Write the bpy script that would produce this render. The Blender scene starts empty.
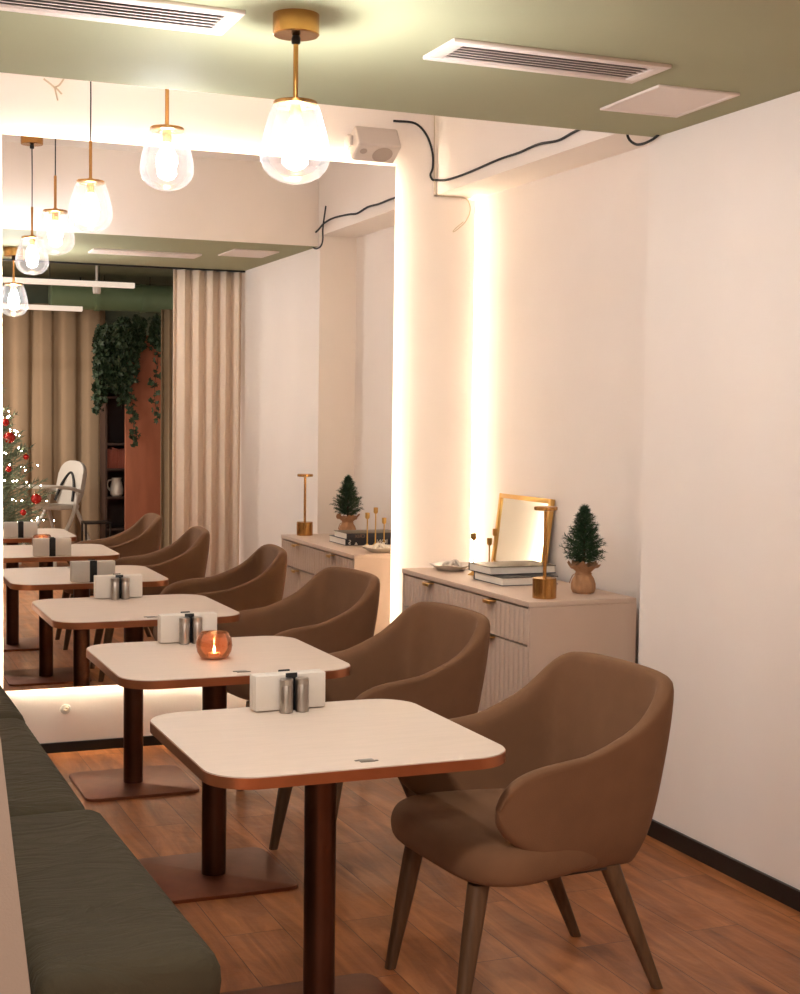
import bpy, bmesh, math, random
from mathutils import Vector, Matrix, noise

random.seed(7)
SC = bpy.context.scene
COL = SC.collection
R = math.radians
D = 6.6228          # front of the mirror
WX = 2.9247         # right wall
NX = 3.165          # back of the niche in the right wall
CZ = 2.6063         # underside of the green ceiling
RZ = 3.10           # raised ceiling by the mirror
SY = 4.6616         # front of the green ceiling
EY = 6.663          # end wall
OY = 2.9775         # opening to the next room

# ------------------------------------------------------------------ camera
cd = bpy.data.cameras.new('camera')
cam = bpy.data.objects.new('camera', cd)
COL.objects.link(cam)
cd.sensor_fit = 'HORIZONTAL'
cd.sensor_width = 36.0
cd.lens = 1442.85 / 800 * 36
cd.clip_start = 0.05
_y, _p, _r = R(22.3882), R(3.168), R(-0.7033)
fw = Vector((math.sin(_y) * math.cos(_p), math.cos(_y) * math.cos(_p), -math.sin(_p)))
rt = Vector((math.cos(_y), -math.sin(_y), 0))
up = rt.cross(fw)
rt2 = rt * math.cos(_r) - up * math.sin(_r)
up2 = up * math.cos(_r) + rt * math.sin(_r)
cam.matrix_world = Matrix(((rt2.x, up2.x, -fw.x, 0), (rt2.y, up2.y, -fw.y, 0), (rt2.z, up2.z, -fw.z, 1.5584), (0, 0, 0, 1)))
SC.camera = cam

# ------------------------------------------------------------------ world, exposure
w = bpy.data.worlds.new('world')
SC.world = w
w.use_nodes = True
w.node_tree.nodes['Background'].inputs[0].default_value = (1.0, 0.72, 0.5, 1)
w.node_tree.nodes['Background'].inputs[1].default_value = 0.03
SC.view_settings.view_transform = 'Standard'
SC.view_settings.look = 'None'
SC.view_settings.gamma = 1.0
SC.view_settings.use_curve_mapping = False
SC.view_settings.exposure = 2.0
SC.cycles.use_denoising = True
SC.cycles.max_bounces = 10
SC.cycles.transparent_max_bounces = 16
SC.cycles.sample_clamp_indirect = 60.0
SC.cycles.caustics_reflective = True
SC.cycles.caustics_refractive = False
LED_COL = (1.0, 0.895, 0.70)
LED = 10.5
BULB_COL = (0.91, 0.98, 1.03)
BULB = 135.0

# area lamps: unseen fill lights added in the next room, clear of the mirror view
def area(name, loc, size, power, color, rot=(0, 0, 0)):
    l = bpy.data.lights.new(name, 'AREA')
    l.shape = 'DISK'
    l.size = size
    l.energy = power
    l.color = color
    o = bpy.data.objects.new(name, l)
    COL.objects.link(o)
    o.location = loc
    o.rotation_euler = rot
    return o
area('fill_light', (0.3, 1.2, 2.97), 0.3, 14.0, (1.0, 0.94, 0.90))
area('fill_light', (0.3, -1.0, 2.97), 0.3, 26.0, (1.0, 0.88, 0.80))

# ------------------------------------------------------------------ materials
def lin(r, g, b):
    f = lambda c: (c / 255 / 12.92) if c / 255 <= 0.04045 else ((c / 255 + 0.055) / 1.055) ** 2.4
    return (f(r), f(g), f(b), 1)
MAT = {}
def mat(name, col, rough=0.6, metal=0.0, bump=0.0, bscale=60.0, vary=0.0, vscale=4.0, emit=None, estr=0.0, sheen=0.0, spec=0.5, stretch=None, coat=0.0):
    m = bpy.data.materials.new(name)
    m.use_nodes = True
    nt = m.node_tree
    b = nt.nodes['Principled BSDF']
    b.inputs['Base Color'].default_value = col
    b.inputs['Roughness'].default_value = rough
    b.inputs['Metallic'].default_value = metal
    b.inputs['Specular IOR Level'].default_value = spec
    b.inputs['Coat Weight'].default_value = coat
    if sheen:
        b.inputs['Sheen Weight'].default_value = sheen
        b.inputs['Sheen Roughness'].default_value = 0.4
        b.inputs['Sheen Tint'].default_value = (*[min(1, c ** .6) for c in col[:3]], 1)
    if emit:
        b.inputs['Emission Color'].default_value = (*emit, 1)
        b.inputs['Emission Strength'].default_value = estr
    tc = nt.nodes.new('ShaderNodeTexCoord')
    src = tc.outputs['Object']
    if stretch:
        mp = nt.nodes.new('ShaderNodeMapping')
        mp.inputs['Scale'].default_value = stretch
        nt.links.new(src, mp.inputs['Vector'])
        src = mp.outputs['Vector']
    if vary:
        n = nt.nodes.new('ShaderNodeTexNoise')
        n.inputs['Scale'].default_value = vscale
        n.inputs['Detail'].default_value = 5
        nt.links.new(src, n.inputs['Vector'])
        r = nt.nodes.new('ShaderNodeValToRGB')
        r.color_ramp.elements[0].position = 0.3
        r.color_ramp.elements[1].position = 0.7
        r.color_ramp.elements[0].color = (*[c * (1 - vary) for c in col[:3]], 1)
        r.color_ramp.elements[1].color = (*[min(1, c * (1 + vary)) for c in col[:3]], 1)
        nt.links.new(n.outputs['Fac'], r.inputs['Fac'])
        nt.links.new(r.outputs['Color'], b.inputs['Base Color'])
    if bump:
        n = nt.nodes.new('ShaderNodeTexNoise')
        n.inputs['Scale'].default_value = bscale
        n.inputs['Detail'].default_value = 4
        nt.links.new(src, n.inputs['Vector'])
        bp = nt.nodes.new('ShaderNodeBump')
        bp.inputs['Strength'].default_value = bump
        bp.inputs['Distance'].default_value = 0.01
        nt.links.new(n.outputs['Fac'], bp.inputs['Height'])
        nt.links.new(bp.outputs['Normal'], b.inputs['Normal'])
    MAT[name] = m
    return m

mat('wall_paint', lin(243, 231, 221), 0.75, bump=0.04, bscale=90, vary=0.02, vscale=2, spec=0.3)
mat('white_paint', lin(240, 230, 222), 0.6, spec=0.3)
mat('green_paint', lin(162, 160, 128), 0.75, bump=0.03, bscale=70, vary=0.03, vscale=1.5, spec=0.2)
mat('dark_green', lin(112, 122, 102), 0.6, vary=0.1)
mat('black_trim', lin(16, 16, 17), 0.35, vary=0.3, vscale=25)
mat('laminate', lin(206, 187, 170), 0.55, spec=0.3, vary=0.03, vscale=9, stretch=(1, 8, 1))
mat('copper', lin(176, 112, 76), 0.33, 0.85, bump=0.02, bscale=40, vary=0.08, vscale=12)
mat('bronze', lin(92, 58, 42), 0.36, 0.85, vary=0.08, vscale=10)
mat('base_plate', lin(128, 76, 52), 0.4, 0.7, bump=0.03, bscale=30, vary=0.12, vscale=14)
mat('brass', lin(196, 146, 84), 0.27, 1.0, bump=0.01, bscale=30)
mat('gold', lin(214, 170, 100), 0.3, 0.95)
mat('steel', lin(178, 170, 162), 0.28, 1.0, stretch=(1, 1, 0.1), bump=0.01, bscale=80)
mat('black_plastic', lin(22, 21, 21), 0.4)
mat('rubber', lin(14, 14, 14), 0.55)
mat('chair_fabric', lin(118, 84, 59), 0.85, bump=0.12, bscale=420, vary=0.05, vscale=14, sheen=0.5, spec=0.2)
mat('chair_under', lin(60, 46, 36), 0.8)
mat('dark_wood', lin(92, 66, 44), 0.45, vary=0.25, vscale=8, stretch=(6, 6, 0.8), bump=0.03)
mat('cushion', lin(66, 58, 42), 0.85, bump=0.15, bscale=260, vary=0.08, vscale=6, sheen=0.2, spec=0.2)
mat('bench_back', lin(160, 142, 126), 0.85, bump=0.1, bscale=240)
mat('bench_base', lin(40, 32, 28), 0.6)
mat('cabinet', lin(204, 178, 158), 0.5, vary=0.02, vscale=5)
mat('cabinet_dark', lin(70, 54, 44), 0.7)
mat('paper', lin(218, 207, 194), 0.8, bump=0.03, bscale=200)
mat('page', lin(232, 222, 208), 0.85, stretch=(1, 1, 60), bump=0.1, bscale=30)
mat('book_navy', lin(30, 31, 44), 0.45, vary=0.1)
mat('book_black', lin(22, 20, 20), 0.5)
mat('book_top', lin(112, 96, 74), 0.45, vary=0.15, vscale=12)
mat('ink_white', lin(236, 232, 226), 0.6)
mat('ink_brown', lin(120, 88, 66), 0.6)
mat('ceramic', lin(228, 214, 198), 0.3, coat=0.4)
mat('needle', lin(38, 66, 34), 0.6, vary=0.35, vscale=30)
mat('needle_big', lin(104, 118, 98), 0.6, vary=0.35, vscale=10)
mat('burlap', lin(176, 130, 92), 0.9, bump=0.5, bscale=180, vary=0.12, vscale=30)
mat('bark', lin(76, 54, 38), 0.9)
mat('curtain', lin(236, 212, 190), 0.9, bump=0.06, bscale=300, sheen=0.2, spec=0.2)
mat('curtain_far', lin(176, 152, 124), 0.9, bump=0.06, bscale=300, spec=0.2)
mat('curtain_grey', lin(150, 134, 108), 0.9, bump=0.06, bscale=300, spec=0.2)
mat('terracotta', lin(166, 102, 74), 0.8, vary=0.12, vscale=3, stretch=(4, 4, 0.6))
mat('shelf_wood', lin(66, 46, 38), 0.6)
mat('book_red', lin(140, 74, 58), 0.7, vary=0.2)
mat('ivy', lin(46, 66, 40), 0.55, vary=0.35, vscale=25)
mat('white_plastic', lin(214, 208, 198), 0.4)
mat('bauble', lin(176, 30, 24), 0.2, 0.3, coat=0.5)
mat('vent', lin(226, 210, 200), 0.5)
mat('vent_dark', lin(66, 44, 38), 0.8)
mat('speaker_white', lin(216, 202, 190), 0.5)
mat('grille', lin(182, 164, 150), 0.7, bump=0.3, bscale=500)
mat('cable_white', lin(206, 186, 160), 0.6)
mat('duct_green', lin(124, 150, 116), 0.45, vary=0.06)
mat('wax', lin(236, 226, 208), 0.5)
mat('led', (1, 1, 1, 1), 0.5, emit=LED_COL, estr=LED)
mat('led_corner', (1, 1, 1, 1), 0.5, emit=LED_COL, estr=LED * .62)
mat('led_dim', (1, 1, 1, 1), 0.5, emit=LED_COL, estr=LED * .05)
mat('bulb', (1, 1, 1, 1), 0.3, emit=BULB_COL, estr=BULB)
mat('bulb_soft', (1, 1, 1, 1), 0.3, emit=BULB_COL, estr=BULB * .35)
mat('bulb_dim', (1, 1, 1, 1), 0.3, emit=BULB_COL, estr=BULB * .20)
mat('fairy', (1, 1, 1, 1), 0.4, emit=(1, 0.80, 0.55), estr=30)
mat('flame', (1, 0.8, 0.4, 1), 0.4, emit=(1, 0.62, 0.26), estr=55)
mat('lamp_bar', lin(240, 232, 220), 0.4, emit=(1, 0.86, 0.72), estr=0.15)
mat('socket', lin(112, 102, 90), 0.35, 0.4)

def creases(name, scale, dist):
    nt = MAT[name].node_tree
    b = nt.nodes['Principled BSDF']
    old = b.inputs['Normal'].links[0].from_socket
    tc = nt.nodes.new('ShaderNodeTexCoord')
    mp = nt.nodes.new('ShaderNodeMapping'); mp.inputs['Scale'].default_value = (1.0, 2.6, 1.0); mp.inputs['Rotation'].default_value = (0, 0, 0.5)
    n = nt.nodes.new('ShaderNodeTexNoise'); n.inputs['Scale'].default_value = scale; n.inputs['Detail'].default_value = 3; n.inputs['Distortion'].default_value = 1.5
    bp = nt.nodes.new('ShaderNodeBump'); bp.inputs['Strength'].default_value = 0.6; bp.inputs['Distance'].default_value = dist
    nt.links.new(tc.outputs['Object'], mp.inputs['Vector']); nt.links.new(mp.outputs['Vector'], n.inputs['Vector'])
    nt.links.new(n.outputs['Fac'], bp.inputs['Height']); nt.links.new(old, bp.inputs['Normal'])
    nt.links.new(bp.outputs['Normal'], b.inputs['Normal'])
creases('cushion', 5.0, 0.03)

def mirror_mat(name, col, rough):
    m = bpy.data.materials.new(name)
    m.use_nodes = True
    b = m.node_tree.nodes['Principled BSDF']
    b.inputs['Base Color'].default_value = col
    b.inputs['Metallic'].default_value = 1
    b.inputs['Roughness'].default_value = rough
    MAT[name] = m
mirror_mat('mirror', (0.955, 0.945, 0.925, 1), 0.0)
mirror_mat('small_mirror', (0.80, 0.80, 0.72, 1), 0.02)

def glass_mat(name, tint, transl, tcol, gloss, rough=0.03, edge=0.13):
    m = bpy.data.materials.new(name)
    m.use_nodes = True
    nt = m.node_tree
    nt.nodes.remove(nt.nodes['Principled BSDF'])
    out = nt.nodes['Material Output']
    tr = nt.nodes.new('ShaderNodeBsdfTransparent'); tr.inputs[0].default_value = tint
    tl = nt.nodes.new('ShaderNodeBsdfTranslucent'); tl.inputs[0].default_value = tcol
    df = nt.nodes.new('ShaderNodeBsdfDiffuse'); df.inputs[0].default_value = tcol
    gl = nt.nodes.new('ShaderNodeBsdfGlossy'); gl.inputs['Roughness'].default_value = rough
    lw = nt.nodes.new('ShaderNodeLayerWeight'); lw.inputs['Blend'].default_value = 0.25
    m0 = nt.nodes.new('ShaderNodeMixShader'); m0.inputs[0].default_value = 0.5
    m1 = nt.nodes.new('ShaderNodeMixShader')
    m2 = nt.nodes.new('ShaderNodeMixShader')
    mm = nt.nodes.new('ShaderNodeMath'); mm.operation = 'MULTIPLY_ADD'
    mm.inputs[1].default_value = gloss; mm.inputs[2].default_value = 0.03
    m3 = nt.nodes.new('ShaderNodeMath'); m3.operation = 'MULTIPLY_ADD'
    m3.inputs[1].default_value = edge; m3.inputs[2].default_value = transl
    lk = nt.links.new
    lk(tl.outputs[0], m0.inputs[1]); lk(df.outputs[0], m0.inputs[2])
    lk(lw.outputs['Facing'], m3.inputs[0]); lk(m3.outputs[0], m1.inputs[0])
    lk(tr.outputs[0], m1.inputs[1]); lk(m0.outputs[0], m1.inputs[2])
    lk(lw.outputs['Fresnel'], mm.inputs[0]); lk(mm.outputs[0], m2.inputs[0])
    lk(m1.outputs[0], m2.inputs[1]); lk(gl.outputs[0], m2.inputs[2])
    lk(m2.outputs[0], out.inputs['Surface'])
    MAT[name] = m
for _n, _k in (('shade_glass', .6), ('shade_glass_soft', 1.7), ('shade_glass_dim', 3.0)):
    glass_mat(_n, (1, 0.95, 0.93, 1), 0.006 * _k, (1, 0.93, 0.92, 1), 0.6, edge=0.022 * _k)
glass_mat('amber_glass', (0.86, 0.60, 0.46, 1), 0.16, (0.50, 0.28, 0.18, 1), 0.9, 0.06, 0.3)

def floor_mat():
    m = bpy.data.materials.new('floor_planks')
    m.use_nodes = True
    nt = m.node_tree
    b = nt.nodes['Principled BSDF']
    lk = nt.links.new
    g = nt.nodes.new('ShaderNodeNewGeometry')
    mp = nt.nodes.new('ShaderNodeMapping')
    mp.inputs['Rotation'].default_value = (0, 0, R(90))
    lk(g.outputs['Position'], mp.inputs['Vector'])
    br = nt.nodes.new('ShaderNodeTexBrick')
    br.offset = 0.37
    br.inputs['Scale'].default_value = 1.0
    br.inputs['Brick Width'].default_value = 1.22
    br.inputs['Row Height'].default_value = 0.19
    br.inputs['Mortar Size'].default_value = 0.0016
    br.inputs['Mortar Smooth'].default_value = 0.3
    br.inputs['Color1'].default_value = (0.25, 0.25, 0.25, 1)
    br.inputs['Color2'].default_value = (0.75, 0.75, 0.75, 1)
    br.inputs['Mortar'].default_value = (0.5, 0.5, 0.5, 1)
    lk(mp.outputs['Vector'], br.inputs['Vector'])
    # grain stretched along the planks, shifted from plank to plank
    mp2 = nt.nodes.new('ShaderNodeMapping')
    mp2.inputs['Scale'].default_value = (7.0, 0.9, 1)
    lk(g.outputs['Position'], mp2.inputs['Vector'])
    add = nt.nodes.new('ShaderNodeVectorMath'); add.operation = 'ADD'
    sc = nt.nodes.new('ShaderNodeVectorMath'); sc.operation = 'SCALE'; sc.inputs['Scale'].default_value = 9
    lk(br.outputs['Color'], sc.inputs[0]); lk(mp2.outputs['Vector'], add.inputs[0]); lk(sc.outputs[0], add.inputs[1])
    n = nt.nodes.new('ShaderNodeTexNoise')
    n.inputs['Scale'].default_value = 1.6; n.inputs['Detail'].default_value = 8; n.inputs['Roughness'].default_value = 0.62
    n.inputs['Distortion'].default_value = 1.2
    lk(add.outputs[0], n.inputs['Vector'])
    rp = nt.nodes.new('ShaderNodeValToRGB')
    e = rp.color_ramp.elements
    e[0].position = 0.28; e[0].color = lin(116, 64, 32)
    e[1].position = 0.72; e[1].color = lin(194, 128, 78)
    k = e.new(0.5); k.color = lin(158, 97, 53)
    lk(n.outputs['Fac'], rp.inputs['Fac'])
    hs = nt.nodes.new('ShaderNodeHueSaturation')
    mv = nt.nodes.new('ShaderNodeMapRange')
    mv.inputs['To Min'].default_value = 0.86; mv.inputs['To Max'].default_value = 1.12
    lk(br.outputs['Color'], mv.inputs['Value']); lk(mv.outputs[0], hs.inputs['Value'])
    lk(rp.outputs['Color'], hs.inputs['Color'])
    mx = nt.nodes.new('ShaderNodeMix'); mx.data_type = 'RGBA'
    lk(br.outputs['Fac'], mx.inputs['Factor']); lk(hs.outputs['Color'], mx.inputs['A'])
    mx.inputs['B'].default_value = lin(84, 52, 36)
    lk(mx.outputs['Result'], b.inputs['Base Color'])
    n2 = nt.nodes.new('ShaderNodeTexNoise'); n2.inputs['Scale'].default_value = 6; n2.inputs['Detail'].default_value = 6
    lk(g.outputs['Position'], n2.inputs['Vector'])
    rr = nt.nodes.new('ShaderNodeMapRange'); rr.inputs['To Min'].default_value = 0.28; rr.inputs['To Max'].default_value = 0.55
    lk(n2.outputs['Fac'], rr.inputs['Value']); lk(rr.outputs[0], b.inputs['Roughness'])
    bp1 = nt.nodes.new('ShaderNodeBump'); bp1.inputs['Strength'].default_value = 0.5; bp1.inputs['Distance'].default_value = 0.004; bp1.invert = True
    lk(br.outputs['Fac'], bp1.inputs['Height'])
    n3 = nt.nodes.new('ShaderNodeTexNoise'); n3.inputs['Scale'].default_value = 22; n3.inputs['Detail'].default_value = 5
    lk(g.outputs['Position'], n3.inputs['Vector'])
    bp2 = nt.nodes.new('ShaderNodeBump'); bp2.inputs['Strength'].default_value = 0.22; bp2.inputs['Distance'].default_value = 0.008
    lk(n3.outputs['Fac'], bp2.inputs['Height']); lk(bp1.outputs['Normal'], bp2.inputs['Normal'])
    lk(bp2.outputs['Normal'], b.inputs['Normal'])
    b.inputs['Specular IOR Level'].default_value = 0.5
    MAT['floor'] = m
floor_mat()

# ------------------------------------------------------------------ mesh helpers
def new():
    return bmesh.new()
def xf(bm, vs, M):
    bmesh.ops.transform(bm, matrix=M, verts=vs)
def box(bm, lo, hi, bev=0.0, seg=2, M=None):
    t = bmesh.new()
    bmesh.ops.create_cube(t, size=1)
    lo, hi = Vector(lo), Vector(hi)
    for v in t.verts:
        v.co = Vector(((v.co.x + .5) * (hi.x - lo.x) + lo.x, (v.co.y + .5) * (hi.y - lo.y) + lo.y, (v.co.z + .5) * (hi.z - lo.z) + lo.z))
    if bev:
        bmesh.ops.bevel(t, geom=t.edges[:], offset=bev, segments=seg, profile=0.5, affect='EDGES')
    if M:
        bmesh.ops.transform(t, matrix=M, verts=t.verts[:])
    merge(bm, t)
def merge(bm, t):
    me = bpy.data.meshes.new('tmp')
    t.to_mesh(me); t.free()
    bm.from_mesh(me)
    bpy.data.meshes.remove(me)
def lathe(bm, prof, seg=40, c=(0, 0, 0), M=None, cap=True):
    """prof: list of (radius, z) from bottom to top, closed with fans where radius is 0"""
    rings = []
    nv = []
    for r, z in prof:
        if r < 1e-6:
            v = bm.verts.new((c[0], c[1], c[2] + z)); rings.append([v]); nv.append(v)
        else:
            ring = [bm.verts.new((c[0] + r * math.cos(2 * math.pi * i / seg), c[1] + r * math.sin(2 * math.pi * i / seg), c[2] + z)) for i in range(seg)]
            rings.append(ring); nv += ring
    for a, b in zip(rings, rings[1:]):
        if len(a) == 1 and len(b) == 1: continue
        for i in range(seg):
            j = (i + 1) % seg
            if len(a) == 1: bm.faces.new((a[0], b[j], b[i]))
            elif len(b) == 1: bm.faces.new((a[i], a[j], b[0]))
            else: bm.faces.new((a[i], a[j], b[j], b[i]))
    if cap:
        if len(rings[0]) > 1: bm.faces.new(list(reversed(rings[0])))
        if len(rings[-1]) > 1: bm.faces.new(rings[-1])
    if M: xf(bm, nv, M)
def tube(bm, pts, r, seg=8, caps=True):
    pts = [Vector(p) for p in pts]
    n = len(pts)
    rad = r if isinstance(r, (list, tuple)) else [r] * n
    rings = []
    prev = None
    for i, p in enumerate(pts):
        t = (pts[min(i + 1, n - 1)] - pts[max(i - 1, 0)]).normalized()
        if prev is None:
            a = Vector((0, 0, 1)) if abs(t.z) < 0.9 else Vector((1, 0, 0))
            u = t.cross(a).normalized()
        else:
            u = (prev - t * prev.dot(t)).normalized()
        prev = u
        v = t.cross(u)
        rings.append([bm.verts.new(p + (u * math.cos(2 * math.pi * k / seg) + v * math.sin(2 * math.pi * k / seg)) * rad[i]) for k in range(seg)])
    for a, b in zip(rings, rings[1:]):
        for k in range(seg):
            j = (k + 1) % seg
            bm.faces.new((a[k], a[j], b[j], b[k]))
    if caps:
        bm.faces.new(list(reversed(rings[0]))); bm.faces.new(rings[-1])
def spline(pts, n=8):
    pts = [Vector(p) for p in pts]
    out = []
    for i in range(len(pts) - 1):
        p0, p1, p2, p3 = pts[max(i - 1, 0)], pts[i], pts[i + 1], pts[min(i + 2, len(pts) - 1)]
        for k in range(n):
            t = k / n
            out.append(0.5 * ((2 * p1) + (p2 - p0) * t + (2 * p0 - 5 * p1 + 4 * p2 - p3) * t * t + (3 * p1 - p0 - 3 * p2 + p3) * t ** 3))
    out.append(pts[-1])
    return out
def rrect(hx, hy, r, seg=8):
    o = []
    for cx, cy, a0 in ((hx - r, hy - r, 0), (-hx + r, hy - r, 90), (-hx + r, -hy + r, 180), (hx - r, -hy + r, 270)):
        for k in range(seg + 1):
            a = R(a0 + 90 * k / seg)
            o.append((cx + r * math.cos(a), cy + r * math.sin(a)))
    return o
def prism(bm, poly, z0, z1, bev=0.0):
    t = bmesh.new()
    a = [t.verts.new((x, y, z0)) for x, y in poly]
    b = [t.verts.new((x, y, z1)) for x, y in poly]
    t.faces.new(list(reversed(a))); t.faces.new(b)
    n = len(poly)
    for i in range(n):
        j = (i + 1) % n
        t.faces.new((a[i], a[j], b[j], b[i]))
    if bev:
        es = [e for e in t.edges if abs(e.verts[0].co.z - e.verts[1].co.z) < 1e-6]
        bmesh.ops.bevel(t, geom=es, offset=bev, segments=2, profile=0.5, affect='EDGES')
    merge(bm, t)
def loft(bm, rings, close_top=True, close_bot=True):
    vr = [[bm.verts.new(p) for p in r] for r in rings]
    n = len(vr[0])
    for a, b in zip(vr, vr[1:]):
        for k in range(n):
            j = (k + 1) % n
            bm.faces.new((a[k], a[j], b[j], b[k]))
    if close_bot: bm.faces.new(list(reversed(vr[0])))
    if close_top: bm.faces.new(vr[-1])

def obj(name, bm, m, parent=None, smooth=True, angle=35, sub=0, loc=None):
    bmesh.ops.recalc_face_normals(bm, faces=bm.faces[:])
    me = bpy.data.meshes.new(name)
    bm.to_mesh(me); bm.free()
    ms = m if isinstance(m, (list, tuple)) else [m]
    for k in ms: me.materials.append(MAT[k])
    if smooth:
        for p in me.polygons: p.use_smooth = True
        if angle < 180 and not sub:
            me.set_sharp_from_angle(angle=R(angle))
    o = bpy.data.objects.new(name, me)
    COL.objects.link(o)
    if parent: o.parent = parent
    if loc: o.location = loc
    if sub:
        s = o.modifiers.new('Subdivision', 'SUBSURF'); s.levels = sub; s.render_levels = sub
    return o
def tag(o, label, cat, group=None):
    o['label'] = label; o['category'] = cat
    if group: o['group'] = group
    return o
def thing(name, label, cat, loc=(0, 0, 0), rz=0.0, group=None):
    o = bpy.data.objects.new(name, None)
    o.empty_display_size = 0.05
    COL.objects.link(o)
    o.location = loc; o.rotation_euler = (0, 0, rz)
    return tag(o, label, cat, group)
def struct(name, bm, m, parent=None, label=None):
    o = obj(name, bm, m, parent, angle=30)
    o['kind'] = 'structure'
    if label: o['label'] = label
    return o
def dup(root, loc, rz, label, group=None):
    r = root.copy(); COL.objects.link(r); r.location = loc; r.rotation_euler = (0, 0, rz)
    r['label'] = label
    if group: r['group'] = group
    for ch in list(root.children):
        c = ch.copy(); COL.objects.link(c); c.parent = r
        for g in list(ch.children):
            d = g.copy(); COL.objects.link(d); d.parent = c
    return r
def S(name, m, *boxes, label=None):
    bm = new()
    for lo, hi in boxes: box(bm, lo, hi)
    return struct(name, bm, m, label=label)

# ------------------------------------------------------------------ the rooms
BX = -1.4           # left side of the next room
BY = -2.75          # back of the next room
FX = 3.75           # its right side
S('floor', 'floor', ((BX - .1, BY - .1, -0.1), (FX + .1, EY + .15, 0.0)), label='brown wood plank floor')
S('wall_right', 'wall_paint', ((WX, OY - .02, 0), (FX + .1, 4.695, RZ + .05)), label='long pale right wall')
S('wall_niche', 'wall_paint', ((NX, 4.695, 0), (FX, EY + .1, 2.67)), label='back wall of the niche behind the cabinet')
S('trim_1', 'wall_paint', ((WX, 4.695, 2.67), (FX, EY + .1, RZ + .05)), label='plaster beam above the niche')
# end wall: a panel with a stepped right edge, in front of the masonry
bm = new()
pts = [(0.05, 0), (3.140, 0), (3.140, 2.655), (2.905, 2.655), (2.905, RZ), (0.05, RZ)]
a = [bm.verts.new((x, EY, z)) for x, z in pts]; b = [bm.verts.new((x, EY + .05, z)) for x, z in pts]
bm.faces.new(a); bm.faces.new(list(reversed(b)))
for i in range(6):
    j = (i + 1) % 6; bm.faces.new((a[i], b[i], b[j], a[j]))
struct('wall_end', bm, 'wall_paint', label='pale end wall around the mirror')
S('wall_end_masonry', 'wall_paint', ((0.0, EY + .05, 0), (NX, EY + .15, RZ + .05)))
S('wall_left', 'wall_paint', ((0.05, 2.80, 0), (0.172, EY + .1, RZ)))
S('ceiling', 'green_paint', ((0.05, OY - .06, CZ), (WX + .02, SY - .006, CZ + .02)), label='sage green lowered ceiling')
S('trim_2', 'wall_paint', ((0.05, SY - .02, CZ + .001), (WX, SY, RZ)), label='cream upright edge of the lowered ceiling')
S('ceiling_raised', 'white_paint', ((0.05, SY - .02, RZ), (WX + .05, EY + .05, RZ + .08)), label='raised ceiling in front of the mirror')
# next room, seen in the mirror
S('wall_back', 'dark_green', ((BX - .1, BY - .1, 0), (FX + .1, BY, 3.1)))
S('wall_far_right', 'wall_paint', ((FX, BY, 0), (FX + .1, OY - .02, 3.1)))
S('wall_far_left', 'wall_paint', ((BX - .1, BY, 0), (BX, OY, 3.1)))
S('wall_opening', 'wall_paint', ((BX, OY - .06, 0), (0.05, OY, 3.1)))
S('ceiling_next_room', 'dark_green', ((BX - .1, BY - .1, 2.98), (FX + .1, OY - .04, 3.08)))
S('trim_3', 'dark_green', ((0.05, OY - .075, CZ - .005), (WX + .02, OY - .055, 3.0)))
# baseboards
S('baseboard_right', 'black_trim', ((WX - .012, OY, 0), (WX + .001, 4.70, .064)))
S('baseboard_niche', 'black_trim', ((NX - .012, 4.70, 0), (NX + .001, EY, .064)))
S('baseboard_end', 'black_trim', ((0.18, EY - .012, 0), (3.13, EY + .001, .046)))

# LED tape along the stepped edge of the end wall
t = thing('led_strip', 'warm light strip glowing along the corner of the end wall', 'light strip', (3.142, EY + .03, 0))
def ledpart(lo, hi, parent, name='tape', m='led'):
    bm = new(); box(bm, lo, hi)
    return obj(name, bm, m, parent)
ledpart((0, -.022, .06), (.010, .012, 2.648), t, m='led_corner')
ledpart((-.234, .016, 2.68), (-.230, .030, RZ - .02), t, m='led_dim')

# ------------------------------------------------------------------ mirror with light behind it
XL, XR, ZB, ZT = 0.8101, 2.6793, 0.3034, 2.782
t = thing('wall_mirror', 'huge frameless mirror with light glowing around its edges, on the end wall', 'mirror', (1.6, D, 0), R(-0.4585))
MW0, MW1 = XL - 1.6, XR - 1.6
bm = new(); box(bm, (MW0, 0, ZB), (MW1, .006, ZT)); mg = obj('glass', bm, 'mirror', t)
mg.rotation_euler = (R(0.0538), 0, 0)
bm = new()
box(bm, (MW0 + .06, .006, ZB + .06), (MW1 - .06, .032, ZT - .06)); obj('backing_panel', bm, 'bench_base', t)
ins = .045
ledpart((MW0 + ins, .012, ZB + ins), (MW0 + ins + .004, .028, ZT - ins), t, 'led_strip')
ledpart((MW1 - ins - .004, .012, ZB + ins), (MW1 - ins, .028, ZT - ins), t, 'led_strip')
ledpart((MW0 + ins, .012, ZB + ins), (MW1 - ins, .028, ZB + ins + .004), t, 'led_strip')
ledpart((MW0 + ins, .012, ZT - ins - .004), (MW1 - ins, .028, ZT - ins), t, 'led_strip')

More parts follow.
